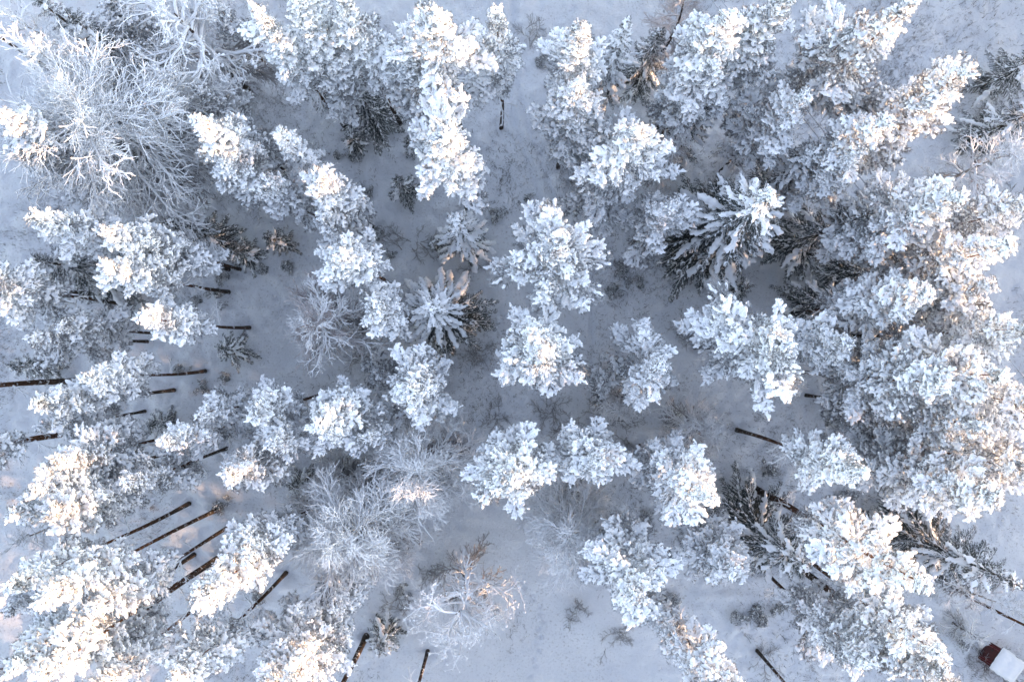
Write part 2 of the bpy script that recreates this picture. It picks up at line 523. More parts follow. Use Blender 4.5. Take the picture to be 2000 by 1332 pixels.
B_BRUSH = [hoar_branch(1.6, 110 + i, M_BRUSH, 0.38, 9, 4, 0.16, .8, 0.0) for i in range(3)]
L_BIG = [limb_branch(3.0, 120 + i) for i in range(4)]
DEADWOOD = [hoar_branch(1.7, 130 + i, M_HOAR, 1.0, 5, 3, 0.15, .9, -0.1, False) for i in range(3)]

# ------------------------------------------------------------------ object helpers
def link_mesh(name, me, parent=None):
    o = bpy.data.objects.new(name, me); col.objects.link(o)
    if parent is not None: o.parent = parent
    return o
def thing(name, label, cat, loc, rz=0.0, group=None):
    o = bpy.data.objects.new(name, None); col.objects.link(o)
    o.empty_display_size = 0.3
    o.location = loc; o.rotation_euler = (0, 0, rz)
    o["label"] = label; o["category"] = cat
    if group: o["group"] = group
    return o
def tag(o, label, cat, group=None):
    o["label"] = label; o["category"] = cat
    if group: o["group"] = group
    return o
def kind(o, k):
    o["kind"] = k; return o

def trunk_curve(rng, h, amp):
    a, b = rng.uniform(-amp, amp), rng.uniform(-amp, amp)
    c, d = rng.uniform(-amp, amp) * .5, rng.uniform(-amp, amp) * .5
    def f(z):
        t = max(0.0, z) / h
        return Vector((a * math.sin(t * 3.1) + c * math.sin(t * 7), b * math.sin(t * 2.7) + d * math.sin(t * 6), z))
    return f
def trunk_mesh(curve, h, r0, mat, rng):
    mb = MB(); n = 14
    zs = [-0.4] + [h * (i / n) for i in range(n + 1)]
    pts = [curve(0) + Vector((0, 0, -0.4))] + [curve(z) for z in zs[1:]]
    rad = [r0 * 1.25] + [r0 * (1.18 if i == 0 else 1.0) * (1 - 0.86 * (i / n) ** 1.1) * rng.uniform(.95, 1.05) for i in range(n + 1)]
    mb.tube(pts, rad, 0, 9)
    return mb.mesh("trunk", [mat])

def put(protos, rng, parent, curve, z, az, pitch, length, base_len, name, inv=None, roll=0.2, flat=1.0):
    o = bpy.data.objects.new(name, rng.choice(protos)); col.objects.link(o)
    o.parent = parent
    if inv is not None: o.matrix_parent_inverse = inv
    o.location = curve(z)
    o.rotation_euler = (rng.uniform(-roll, roll), -pitch, az)
    s = length / base_len
    k = min(max(s, 0.72), 1.45)
    o.scale = (s, k * rng.uniform(.9, 1.15), k * flat * rng.uniform(.85, 1.1))
    return o
def crown_tip(protos, rng, t, cv, z, scale, pitch=R(82)):
    """The leading shoot: the crown part itself, which carries the boughs."""
    c = link_mesh("crown", rng.choice(protos), t)
    c.location = cv(z); c.rotation_euler = (0, -pitch, rng.uniform(0, 6)); c.scale = (scale,) * 3
    inv = Matrix.LocRotScale(c.location, c.rotation_euler, c.scale).inverted()
    return c, inv

def pine(label, x, y, h, rad, cb, seed, lobes=0.35, dens=1.0, thin=0.10, amp=0.14, arms=None, r0=None, group="snow-laden pines of the wood"):
    rng = random.Random(seed)
    t = thing("pine_tree", label, "pine tree", (x, y, gz(x, y)), 0, group)
    cv = trunk_curve(rng, h, amp)
    link_mesh("trunk", trunk_mesh(cv, h * 0.97, r0 or (0.045 + 0.0050 * h), M_BARK, rng), t)
    crown, inv = crown_tip(P_SHORT, rng, t, cv, h * 0.955, 1.0)
    thin = min(.6, thin * rng.uniform(.3, 2.2)); lobes *= rng.uniform(.8, 1.35); dens *= rng.uniform(.82, 1.12)
    z0 = h * cb; Lc = h - z0
    n = int(max(22, min(95, 12.5 * dens * (Lc ** 0.75) * (rad ** 0.9))))
    ph = [rng.uniform(0, 6.28) for _ in range(4)]
    az = rng.uniform(0, 6.28); taper = rng.uniform(1.35, 2.3)
    for i in range(n):
        u = ((i + rng.random()) / n) ** 0.85
        z = z0 + Lc * u * 0.985
        az += 2.39996 + rng.gauss(0, .35)
        if u < .2: prof = 0.66 + 1.8 * u
        elif u < .38: prof = 1.02
        else: prof = max(0.15, 1.02 * (1 - ((u - .38) / .64) ** taper))
        lob = 1 + lobes * (0.6 * math.sin(2 * az + ph[0] + 2.2 * u) + 0.5 * math.sin(3 * az + ph[1] - 3 * u) + 0.4 * math.sin(5 * az + ph[2]))
        if arms:
            near = max(math.exp(-((math.degrees(az) - a + 180) % 360 - 180) ** 2 / 300.0) for a in arms)
            if u < .75 and rng.random() < .6:
                az = R(rng.choice(arms) + rng.gauss(0, 6)); near = 1.0
            lob = 0.42 + 0.85 * near
        ln = min(3.7, max(0.4, rad * prof * lob * rng.uniform(.60, 1.14)))
        pitch = R(-14 + 10 * u + 50 * max(0, u - .3) + rng.gauss(4, 10))
        if u > .9: pitch += R(18)
        if rng.random() < thin or (u < .2 and rng.random() < .35): pr, bl = P_THIN, 1.5
        elif ln < 1.0: pr, bl = P_SHORT, 0.75
        elif ln < 1.75: pr, bl = P_MID, 1.35
        elif ln < 2.6: pr, bl = P_LONG, 2.1
        else: pr, bl = P_XL, 3.0
        put(pr, rng, crown, cv, z, az, pitch, ln, bl, "bough", inv)
    for i in range(rng.randint(2, 5)):
        put(DEADWOOD, rng, crown, cv, z0 * rng.uniform(.62, 1.02), rng.uniform(0, 6.28), R(rng.uniform(-25, 15)), rng.uniform(.6, 1.6), 1.7, "dead_branch", inv)
    return t

def spruce(label, x, y, h, rad, seed, load=0.9, z0=0.5, n=None, name="spruce_tree", cat="spruce tree", group="spruces of the wood", power=0.85, dark_az=None):
    rng = random.Random(seed)
    t = thing(name, label, cat, (x, y, gz(x, y)), 0, group)
    cv = trunk_curve(rng, h, 0.08)
    link_mesh("trunk", trunk_mesh(cv, h * 0.98, 0.05 + 0.011 * h, M_SBARK, rng), t)
    tipset = S_MID if load > .5 else S_DMID
    crown, inv = crown_tip(tipset, rng, t, cv, h * 0.9, min(1.0, h * 0.1 / 1.2 + .25), R(86))
    n = n or int(max(24, min(170, 9.0 * h * (rad / 2.2) ** 0.5)))
    az = rng.uniform(0, 6.28)
    for i in range(n):
        u = ((i + rng.random()) / n) ** 0.9
        z = z0 + (h * 0.97 - z0) * u
        az += 2.39996 + rng.gauss(0, .3)
        ln = (rad * (1 - u) ** power + 0.22) * rng.uniform(.78, 1.1)
        if u < .12: ln *= 0.75 + 2 * u
        pitch = R(-16 + 48 * u ** 1.3 + rng.gauss(0, 5))
        k = load * min(1.0, 0.12 + 1.9 * u) if load < .9 else load
        if dark_az is not None: k = .06 if (math.cos(az - R(dark_az)) > .25 and u < .5) else .97
        heavy = rng.random() < k
        if ln > 1.55: pr, bl = (S_LONG if heavy else S_DARK), 2.3
        else: pr, bl = (S_MID if heavy else S_DMID), 1.2
        put(pr, rng, crown, cv, z, az, pitch, ln, bl, "bough", inv, 0.12)
    return t

def hoar_tree(label, x, y, h, rad, seed, protos=None, base_len=2.6, n=42, fork=0.35, up=(62, -8), bark=None, name="birch_tree", cat="birch tree", group=None, r0=None):
    """A leafless tree white with frost: a trunk and fine branches that fan from it."""
    rng = random.Random(seed)
    if protos is None: protos, base_len = (B_LONG, 4.4) if rad > 3.4 else (B_FINE, 2.6)
    t = thing(name, label, cat, (x, y, gz(x, y)), 0, group)
    cv = trunk_curve(rng, h, 0.45)
    link_mesh("trunk", trunk_mesh(cv, h * 0.98, r0 or (0.06 + 0.008 * h), bark or M_BBARK, rng), t)
    crown, inv = crown_tip(protos, rng, t, cv, h * 0.9, min(.9, 0.10 * h / base_len + .3), R(85))
    az = rng.uniform(0, 6.28)
    for i in range(n):
        u = ((i + rng.random()) / n)
        z = h * (fork + (0.97 - fork) * u)
        az += 2.39996 + rng.gauss(0, .4)
        ln = rad * (0.75 + 0.5 * u if u < .4 else 0.95 * math.sqrt(max(0.05, 1 - ((u - .4) / .64) ** 2))) * rng.uniform(.65, 1.1)
        put(protos, rng, crown, cv, z, az, R(up[1] + (up[0] - up[1]) * u + rng.gauss(0, 10)), ln, base_len, "branch", inv, 0.6)
    for i in range(int(n * .45)):                       # inner branches that kept little frost
        put(B_DARK, rng, crown, cv, h * rng.uniform(fork * .6, .6), rng.uniform(0, 6.28), R(rng.uniform(-20, 30)), rad * rng.uniform(.4, .85), 2.2, "branch", inv, 0.6)
    return t

def limb_tree(label, x, y, h, rad, seed, n=10, fine=8, group=None):
    """A bare broad-leaved tree with few crooked limbs under thick snow."""
    rng = random.Random(seed)
    t = thing("bare_tree", label, "bare tree", (x, y, gz(x, y)), 0, group)
    cv = trunk_curve(rng, h, 0.5)
    link_mesh("trunk", trunk_mesh(cv, h * 0.93, 0.10 + 0.010 * h, M_SBARK, rng), t)
    crown, inv = crown_tip(L_BIG, rng, t, cv, h * 0.8, h * 0.24 / 3.0, R(70))
    az = rng.uniform(0, 6.28)
    for i in range(n):
        u = (i + rng.random()) / n
        az += 2.39996 + rng.gauss(0, .3)
        put(L_BIG, rng, crown, cv, h * (.45 + .45 * u), az, R(8 + 34 * u + rng.gauss(0, 7)), rad * rng.uniform(.75, 1.15) * (1.05 - .35 * u), 3.0, "limb", inv, 0.3)
    for i in range(fine):
        u = rng.random()
        put(B_DARK, rng, crown, cv, h * rng.uniform(.2, .5), rng.uniform(0, 6.28), R(rng.uniform(-20, 25)), rad * rng.uniform(.5, .9), 2.2, "branch", inv, 0.5)
        put(B_FINE, rng, crown, cv, h * (.4 + .5 * u), rng.uniform(0, 6.28), R(rng.uniform(-10, 40)), rad * rng.uniform(.5, .9), 2.6, "branch", inv, 0.5)
    return t

def shrub(label, x, y, r, seed, name="juniper_bush", cat="bush", protos=None, bl=1.5, n=9, group="low dark bushes on the snow"):
    rng = random.Random(seed)
    t = thing(name, label, cat, (x, y, gz(x, y) - 0.03), 0, group)
    az = rng.uniform(0, 6.28)
    flat = lambda z: Vector((rng.gauss(0, r * .3), rng.gauss(0, r * .3), z))
    for i in range(n):
        az += 2.4 + rng.gauss(0, .4)
        put(protos or (P_THIN + S_DMID), rng, t, flat, 0.05 + rng.random() * .1, az, R(rng.uniform(12, 70)), r * rng.uniform(.6, 1.2), bl, "branch", None, 0.5)
    return t

# ------------------------------------------------------------------ ground
def axis_coords(inner, outer, step):
    a = np.arange(-inner, inner + step * .5, step)
    b = inner + np.cumsum(0.6 * 1.35 ** np.arange(18)); b = b[b < outer]
    b = np.append(b, outer)
    return np.concatenate([-b[::-1], a, b])
def build_ground():
    xs, ys = axis_coords(38, 420, 0.17), axis_coords(26, 420, 0.17)
    X, Y = np.meshgrid(xs, ys)
    Z = ground_h(X, Y)
    nx, ny = len(xs), len(ys)
    co = np.stack([X.ravel(), Y.ravel(), Z.ravel()], 1)
    i = np.arange((ny - 1) * (nx - 1)); r, c = i // (nx - 1), i % (nx - 1)
    a = r * nx + c
    F = np.stack([a, a + 1, a + nx + 1, a + nx], 1)
    me = bpy.data.meshes.new("snow_ground")
    me.vertices.add(len(co)); me.vertices.foreach_set("co", co.ravel())
    me.loops.add(F.size); me.loops.foreach_set("vertex_index", F.ravel())
    me.polygons.add(len(F)); me.polygons.foreach_set("loop_start", np.arange(0, F.size, 4))
    me.polygons.foreach_set("use_smooth", np.ones(len(F), bool))
    me.update(calc_edges=True); me.validate()
    me.materials.append(M_GROUND)
    return kind(link_mesh("snow_ground", me), "structure")
ground = build_ground()

def build_path():
    """The walked lane: a strip of packed snow lying in the ground, its edges sinking below it."""
    P = [Vector((*p, 0)) for p in LANE_W]
    fine = []
    for a, b in zip(P[:-1], P[1:]):
        for k in range(12): fine.append(a.lerp(b, k / 12))
    fine.append(P[-1])
    for _ in range(4):
        fine = [fine[0]] + [(fine[i - 1] + fine[i] * 2 + fine[i + 1]) / 4 for i in range(1, len(fine) - 1)] + [fine[-1]]
    mb = MB(); V = []; F = []; m = 13
    for i, p in enumerate(fine):
        t = (fine[min(i + 1, len(fine) - 1)] - fine[max(i - 1, 0)]).normalized()
        s = Vector((-t.y, t.x, 0))
        w = 1.35 + 0.35 * math.sin(i * .31) + .2 * math.sin(i * .83)
        end = min(1, (len(fine) - 1 - i) / 14)
        for j in range(m):
            a = (j / (m - 1)) * 2 - 1
            q = p + s * a * w
            V.append((q.x, q.y, gz(q.x, q.y) + (0.035 * end + .01 - 0.10 * abs(a) ** 2.5 - .05 * (1 - end))))
    for i in range(len(fine) - 1):
        for j in range(m - 1):
            F.append((i * m + j, i * m + j + 1, (i + 1) * m + j + 1, (i + 1) * m + j))
    mb.add(V, F, 0)
    return kind(link_mesh("snow_path", mb.mesh("snow_path", [M_GROUND])), "structure")
build_path()

# ------------------------------------------------------------------ trees of the photograph
_seed = [1000]
def nseed():
    _seed[0] += 7
    return _seed[0]
def crown_rad(W, h, cb):
    return 0.455 * W * (H - h * (cb + 1) / 2) / FPX
def P(px, py, h, W, cb, label, base=False, **k):
    x, y = at(px, py, 0 if base else h)
    return pine(label, x, y, h, crown_rad(W, h, cb) * (.87 if px < 650 else 1.0), cb, nseed(), **k)
def S(px, py, h, W, label, base=False, **k):
    x, y = at(px, py, 0 if base else h)
    return spruce(label, x, y, h, 0.5 * W * (H - h * .3) / FPX, nseed(), **k)
def T(px, py, h, W, label, **k):
    x, y = at(px, py, h)
    return hoar_tree(label, x, y, h, 0.5 * W * (H - h * .7) / FPX, nseed(), **k)

# --- middle of the wood, round the lane's end
P(1058, 688, 18, 185, .50, "broad round pine below the star-armed pine at the lane's end", lobes=.22, dens=1.25)
P(1088, 492, 16, 195, .58, "star-armed pine with long snowy arms standing where the lane ends", arms=(5, 38, 95, 128, 188, 252, 305), dens=1.3)
P(1006, 938, 18.5, 180, .50, "thick round pine with warm-lit tip, just above the smooth clearing", lobes=.28, dens=1.2)
P(1168, 905, 16, 140, .50, "rounded pine touching the warm-tipped round pine above the clearing", lobes=.35)
P(800, 768, 16, 150, .50, "lumpy heavy pine directly below the star-shaped snowy spruce", lobes=.4, dens=1.1)
S(838, 598, 13.5, 235, "star-shaped spruce with fat white boughs and a bare dark side", load=.95, z0=1.2, n=125, dark_az=-28)
P(728, 602, 15, 105, .55, "small compact pine between the reddish birch and the star-shaped spruce", lobes=.3)
P(664, 500, 16, 125, .55, "pine with big snow cushions above the reddish frosted birch", lobes=.4, dens=1.1)
P(868, 268, 18, 165, .50, "tall pine with sunlit tip standing alone beside the lane", lobes=.5, dens=1.15)
S(890, 425, 12, 140, "rounded snow-coated spruce tucked under the sunlit pine beside the lane", load=.95, z0=1.0, n=80)
P(1290, 712, 15, 130, .45, "pine with long parallel white boughs in the gap east of the lane's end", lobes=.6, dens=.85)
P(1178, 745, 8, 90, .35, "short half-open pine hugging the pine with parallel boughs", lobes=.5, dens=.7)
P(735, 738, 9, 95, .35, "short greyish pine behind the lumpy heavy pine", lobes=.5, thin=.4, dens=.8)

# --- top, beside the lane
P(852, 28, 20, 185, .42, "wide snow-heavy pine at the top edge with a bare trunk along its lane side", lobes=.4, dens=1.25)
P(800, 120, 15, 120, .40, "pine filling in below the wide snow-heavy pine at the top edge", lobes=.4)
P(668, 8, 19, 150, .42, "dense pine at the top edge over the dark hanging spruce", lobes=.4, dens=1.2)
P(640, 95, 14, 120, .40, "grey-flanked pine just above the dark hanging spruce", lobes=.4, thin=.25)
P(505, 20, 19, 120, .45, "pine at the top edge with a long brown trunk slanting through it", lobes=.5)
P(575, -20, 20, 120, .45, "pine cut by the top edge between two trunk-showing pines", lobes=.4)
P(968, 20, 19, 85, .42, "narrow pine at the top edge, last before the open lane", lobes=.4)
S(680, 150, 10, 160, "dark hanging spruce with grey ribbed boughs under the top-edge pines", load=.25, z0=.7, n=80)
S(612, 160, 5.5, 75, "small dark spruce on the shadowed snow below the slanting brown trunk", load=.3, z0=.3, n=40)
P(1135, 55, 19, 135, .45, "sunlit pine at the top edge on the lane's far bank", lobes=.35, dens=1.15)
P(1130, 165, 17, 135, .42, "pine directly below the sunlit top-edge pine on the lane's far bank", lobes=.4, dens=1.15)
P(1150, 262, 12, 110, .40, "lower pine at the lane bank wedged among taller sunlit pines", lobes=.4)
P(1250, 255, 18, 175, .42, "broad pine with a warm jagged top at the lane's bend", lobes=.45, dens=1.3)
P(1180, 360, 11, 130, .40, "dense low pine leaning out under the warm jagged pine", lobes=.4)
S(1226, 40, 15, 100, "narrow dark-flanked spruce behind the sunlit top-edge pine", load=.75, z0=3, n=110)
P(1425, 30, 19, 150, .42, "large pine at the top edge beside the orange-lit bare tree", lobes=.4, dens=1.2)
P(1395, 120, 16, 130, .45, "pine with heavy snow plates below the large top-edge pine", lobes=.45, dens=1.1)
S(1385, 180, 12.5, 150, "open spruce with white splayed boughs by the shadowed hollow", load=.8, z0=1.0, n=85)
P(1408, 335, 16, 135, 0.30, "grey-brown pine with its dark trunk foot showing near the wires", base=True, lobes=.4, thin=.45)
P(1545, -10, 19, 110, .45, "warm-lit pine cut by the top edge where the wires begin", lobes=.4, thin=.2)
S(1520, 40, 10, 75, "dark spruce half hidden beneath the warm pine where the wires begin", load=.35, z0=.8, n=60)
P(1775, 10, 20, 165, .40, "tall loose pine at the top edge over bright open snow", lobes=.5, dens=1.1, thin=.18)
P(1665, 60, 17, 130, .42, "orange-tinged pine leaning out over the bright snow by the wires", lobes=.5, thin=.25, dens=.9)
P(1905, 130, 20, 135, .42, "outlying pine with glowing edge above the long row of sunlit pines", lobes=.45, dens=1.15)
P(1830, 190, 18, 120, .42, "pine in the sunlit row second from its glowing outer end", lobes=.45, dens=1.1)
P(1735, 235, 18, 130, .40, "pine in the middle of the sunlit row crossing the wires", lobes=.4, dens=1.1)
P(1672, 305, 15, 120, .40, "pine at the inner end of the sunlit row over the wires", lobes=.4)
S(1610, 292, 13.5, 165, "snowy spruce with white fingers at the inner end of the sunlit row", load=.88, z0=1.2, n=90)

# --- east side
S(1515, 378, 17, 310, "large spruce with white top boughs and long dark frosted skirts", load=.62, z0=1.0, n=205)
P(1310, 408, 13, 115, .42, "small snow-plated pine between the lane and the large skirted spruce", lobes=.5)
P(1885, 375, 19, 175, .42, "wide bright pine above a dark spruce hollow near the wires", lobes=.4, dens=1.2)
P(1780, 430, 15, 115, .42, "pine with a red-brown trunk foot reaching into the dark spruce hollow", lobes=.4, thin=.2)
S(1705, 415, 13, 210, "dark frosted spruce in the hollow beside the red-brown trunk", load=.18, z0=.6, n=95)
S(1850, 500, 14, 200, "dark ribbed spruce squeezed between two bright snowy pines", load=.2, z0=.6, n=95)
P(1975, 480, 19, 145, .42, "snow-rounded pine at the picture's edge above the wire crossing", lobes=.4, dens=1.15)
P(1815, 575, 18, 140, .42, "pine with knobbly white crown beside the wire crossing", lobes=.45, dens=1.1)
S(1700, 575, 11, 165, "grey spruce fanning out from under the knobbly white pine", load=.3, z0=.5, n=80)
P(1935, 555, 17, 110, .45, "pine over the wires at the picture's edge with brown trunk showing", lobes=.4, thin=.2)
S(1940, 590, 15, 180, "spruce with frosted fringes hanging over the wires", load=.35, z0=.8, n=90)
P(1530, 672, 18, 225, .50, "open-limbed broad pine with tufted snow arms, biggest of the middle east", lobes=.6, dens=1.05, thin=.2)
P(1655, 668, 16, 100, .48, "pine joined to the biggest open-limbed pine's outer flank", lobes=.5, thin=.2)
P(1845, 745, 19, 170, .40, "massive dense pine in the thick clump below the wire crossing", lobes=.35, dens=1.25)
P(1965, 735, 20, 150, .40, "outer pine of the thick clump at the picture's edge below the wires", lobes=.35, dens=1.2)
P(1915, 830, 18, 160, .40, "lower pine of the thick clump with rusty twigs showing", lobes=.4, thin=.25, dens=1.15)
P(1770, 800, 14, 130, .38, "frosty grey pine on the clump's inner side over a dark trunk", lobes=.4, thin=.3)
S(1930, 690, 14, 120, "spruce tip with pale saw-toothed boughs above the thick clump", load=.6, z0=1.5, n=90)
P(1440, 840, 19.5, 105, 0.56, "lone bullet-shaped pine on a long thin trunk over open snow", base=True, lobes=.25, dens=1.2)
P(1950, 975, 20, 160, .42, "pine with curling snow edge at the picture's side above the dark frosted spruce", lobes=.45, dens=1.15)
P(1860, 935, 17, 130, .42, "loose pine full of bare limbs beside the curling snow-edged pine", lobes=.5, thin=.3)
P(1475, 955, 22.5, 170, 0.46, "large oval pine on a long dark trunk beside the fanned spruce", base=True, lobes=.3, dens=1.25, r0=.24)
S(1578, 1108, 13.5, 250, "fanned dark spruce with frosted ribs between two pine trunks", load=.45, z0=.8, n=115)
P(1830, 1270, 20, 150, .42, "sun-rimmed pine next to the red hut", lobes=.4, dens=1.15)
P(1566, 1110, 18, 150, 0.42, "loose pine crossed by a long red-brown trunk near the hut", base=True, lobes=.5, thin=.25)
P(1700, 1290, 17, 110, .45, "low pine at the bottom edge beside the sun-rimmed pine", lobes=.4, thin=.15)
P(1880, 1350, 19, 110, .45, "pine cut by the bottom edge below the red hut", lobes=.4)
S(2000, 1150, 15, 230, "broad dark frosted spruce at the picture's edge above the red hut", load=.25, z0=.8, n=130)
S(1985, 880, 12, 120, "dark spruce showing between the clump and the curling pine", load=.3, z0=.6, n=80)
S(2065, 200, 9, 150, "dark spruce just inside the picture's edge by the bright snow", load=.3, z0=.6, n=80)
S(2080, 80, 8, 140, "dark spruce at the top corner beyond the bright snow", load=.3, z0=.6, n=70)

# --- bottom
P(1388, 978, 19.5, 130, .45, "pine with a glowing tip above the domed small pine", lobes=.45, dens=1.1)
P(1320, 920, 12, 95, .45, "low snow-plated pine over two short dark trunk pieces", lobes=.5, dens=.9)
P(1432, 1115, 14.5, 140, .45, "domed small pine below the glowing-tipped pine", lobes=.25, dens=1.15)
P(1240, 1165, 17, 175, .45, "spiky white-armed pine at the clearing's edge", arms=(5, 45, 80, 130, 215, 285), dens=1.35)
P(1293, 1162, 18, 140, 0.45, "pine at the bottom edge beside the smooth clearing", base=True, lobes=.4, dens=1.15)
P(1318, 1245, 13, 90, .45, "small pine joining the bottom-edge pine and the clearing", lobes=.4)
P(662, 1143, 17, 150, 0.4, "thick upright pine at the bottom edge below the broad frosted thicket", base=True, lobes=.35, dens=1.25)
P(650, 1190, 12, 95, .42, "small pine behind the thick upright bottom-edge pine", lobes=.4)
P(560, 1345, 18, 120, .45, "pine cut by the bottom edge beneath the thick upright pine", lobes=.4)
P(715, 1243, 19, 130, 0.62, "pine beyond the bottom edge whose long dark trunk slants into view", base=True, r0=.20)
P(835, 1272, 16, 90, 0.66, "pine beyond the bottom edge with a short dark trunk by the clearing", base=True)

# --- west side, long trunks
P(444, 570, 16.5, 125, 0.55, "pine with a level bare trunk ending in the western open snow", base=True, dens=1.15)
P(484, 640, 16, 100, 0.55, "pine with a thin level trunk above the dark dome spruce", base=True)
P(395, 725, 15.5, 105, 0.58, "lone oval pine with a dotted snowy trunk pointing at the lane", base=True, lobes=.3, dens=1.15)
P(318, 862, 15, 110, .48, "heavy pine below the lone oval pine", lobes=.35, dens=1.1)
P(395, 805, 13, 95, .45, "pine linking the heavy pine to the short red trunk", lobes=.4)
P(632, 769, 15, 110, 0.5, "pine with a short red trunk stub over open snow", base=True, lobes=.45, dens=1.05)
P(530, 865, 14, 120, .45, "pine below the short red trunk stub", lobes=.45)
P(440, 930, 15, 130, .45, "jagged-edged pine at the upper end of the long parallel trunks", lobes=.5, dens=1.1)
P(742, 788, 17, 140, 0.48, "broad pine west of the lumpy heavy pine", base=True, lobes=.4, dens=1.15)
P(720, 850, 13, 100, .45, "pine wedged between the broad pine and the frosted thicket", lobes=.45)
P(378, 907, 17, 135, 0.55, "pine with a dark trunk running toward the jagged-edged pine", base=True, lobes=.4, dens=1.15)
P(250, 940, 14, 105, .45, "smaller pine crossing over a dark trunk above the parallel trunks", lobes=.4)
P(370, 983, 19.5, 110, 0.64, "pine at the far end of the topmost long parallel trunk", base=True, lobes=.35, dens=1.2)
P(425, 995, 20.5, 110, 0.62, "pine at the far end of the second long parallel trunk", base=True, lobes=.4, dens=1.1)
P(452, 1025, 18, 105, 0.55, "pine midway along the second long parallel trunk", base=True, lobes=.4)
P(385, 1170, 19, 135, .52, "spread pine with comb-like white arms among the parallel trunks", lobes=.6, dens=1.1)
P(480, 1085, 16, 120, .50, "pine with frosty flank by the thicket among the parallel trunks", lobes=.5)
P(20, 1185, 12, 115, .40, "pine at the picture's side below the parallel trunks", lobes=.4)
P(440, 1140, 18, 120, 0.58, "pine on the bottom edge in the western crowd", base=True, lobes=.4, dens=1.1)
P(557, 1120, 18, 130, 0.58, "wide pine on the bottom edge by the dotted snowy trunk", base=True, lobes=.45, dens=1.1)
P(130, 1300, 18, 120, .48, "pine near the western bottom corner", lobes=.4, dens=1.1)
P(20, 1310, 20, 120, .50, "corner pine filling the western bottom corner", lobes=.4)
P(430, 1085, 21, 100, 0.7, "slim pine over a thick red trunk in the western crowd", base=True, lobes=.4)
P(60, 960, 17, 130, .45, "pine at the western side under the thick dark trunk", lobes=.4)
P(215, 832, 18, 140, 0.66, "pine leaving the picture with a thick dark trunk left behind in view", base=True, lobes=.4, r0=.27)
P(80, 835, 12, 100, .42, "pine with bowed white limbs over the thick dark trunk", lobes=.5, thin=.25)
P(140, 745, 17, 120, 0.58, "pine leaving the picture with a curved trunk foot on open snow", base=True, lobes=.4, r0=.22)
P(240, 595, 17, 150, 0.5, "large pine at the western side below the dark spruces", base=True, lobes=.4, dens=1.15)
P(110, 640, 13, 105, .40, "grey-edged pine beside the large western-side pine", lobes=.4, thin=.25)
P(176, 574, 17, 110, 0.62, "pine outside the western edge with its trunk tip showing on snow", base=True)
P(60, 425, 17, 115, .42, "pine below the burst-shaped birch at the western side", lobes=.4, dens=1.1)
P(195, 452, 17, 125, .42, "smooth-capped pine below the burst-shaped birch", lobes=.3, dens=1.2)
P(285, 470, 14, 115, .40, "pine beside the smooth-capped pine with a frosty flank", lobes=.35, dens=1.1)
S(60, 505, 11, 190, "large dark spruce at the western side under white pines", load=.3, z0=.5, n=110)
S(320, 432, 10, 135, "dark spruce behind the smooth-capped pine", load=.2, z0=.5, n=85)
P(388, 238, 18, 140, .45, "bright pine at the burst-shaped birch's open side", lobes=.45, dens=1.2)
P(440, 320, 15, 130, .42, "pine running on below the bright pine toward the snow hollow", lobes=.45, dens=1.1)
P(520, 355, 14, 115, .42, "pine in the middle of the chain above the snow hollow", lobes=.4)
P(620, 345, 16, 115, .48, "pine at the lane end of the chain above the snow hollow", lobes=.45, dens=1.1)
P(632, 420, 13, 115, .42, "low pine under the chain with a thin trunk crossing", lobes=.4)
P(545, 262, 16, 75, .58, "slender leaning-looking pine alone on a long thin trunk", lobes=.25)
P(470, 265, 10, 95, .35, "frosty low pine between the bright pine and the slender pine", lobes=.5, thin=.35)
P(-5, 225, 17, 130, .42, "pine cut by the western edge beside the burst-shaped birch", lobes=.4, dens=1.1)
P(20, 300, 14, 110, .42, "pine under the burst-shaped birch's outer twigs", lobes=.4)
S(130, 25, 13, 170, "dark spruce in the top corner behind thin frosted twigs", load=.35, z0=.8, n=100)
P(395, 175, 11, 110, .35, "half-bare frosty pine below the white-limbed tree", lobes=.5, thin=.35)
P(215, 5, 11, 110, .35, "frosty pine in the top corner beside the white-limbed tree", lobes=.5, thin=.35)

P(195, 1193, 17, 100, .62, "pine beyond the western corner with a thin trunk over the corner snow", base=True)
P(97, 136, 17, 110, .60, "pine beyond the western edge whose dark trunk foot shows by frosted twigs", base=True)
P(1836, 1131, 16, 110, .62, "pine beyond the picture's side whose trunk runs under the broad dark spruce", base=True)
P(1480, 1272, 15, 100, .62, "pine beyond the bottom edge with a snow-flecked trunk by thin frosted bush", base=True)

S(60, -10, 14, 170, "dark spruce on the top edge in the western corner", load=.3, z0=.8, n=90)
P(430, 20, 10, 80, .4, "low frosty pine beside the dark trunk by the white-limbed tree", lobes=.5, thin=.3)
S(1290, 60, 10, 130, "dark spruce in the shadowed hollow behind the orange-lit bare tree", load=.25, z0=.6, n=80)
P(20, 1010, 16, 110, .45, "pine at the western side beside the frosted leafless tree", lobes=.4)
P(60, 1245, 16, 110, .45, "pine above the western bottom corner beside a thin trunk", lobes=.4)

P(62, 792, 16, 120, .45, "pine at the western side just above the thick dark trunk", lobes=.4)
P(105, 905, 16, 125, .45, "pine at the western side just below the thick dark trunk", lobes=.4)
P(62, 660, 13, 105, .42, "greyish pine above the curved trunk foot at the western side", lobes=.5, thin=.2)

P(2015, 640, 19, 130, .42, "pine on the picture's edge just below the wire crossing", lobes=.4)
P(2030, 790, 19, 150, .40, "pine on the picture's edge outside the thick clump", lobes=.4)
P(2025, 400, 18, 120, .42, "pine on the picture's edge outside the wide bright pine", lobes=.4)
P(2040, 930, 19, 140, .42, "pine on the picture's edge above the broad dark frosted spruce", lobes=.4)
P(1500, 20, 17, 110, .42, "pine on the top edge over the start of the wires", lobes=.4, thin=.2)

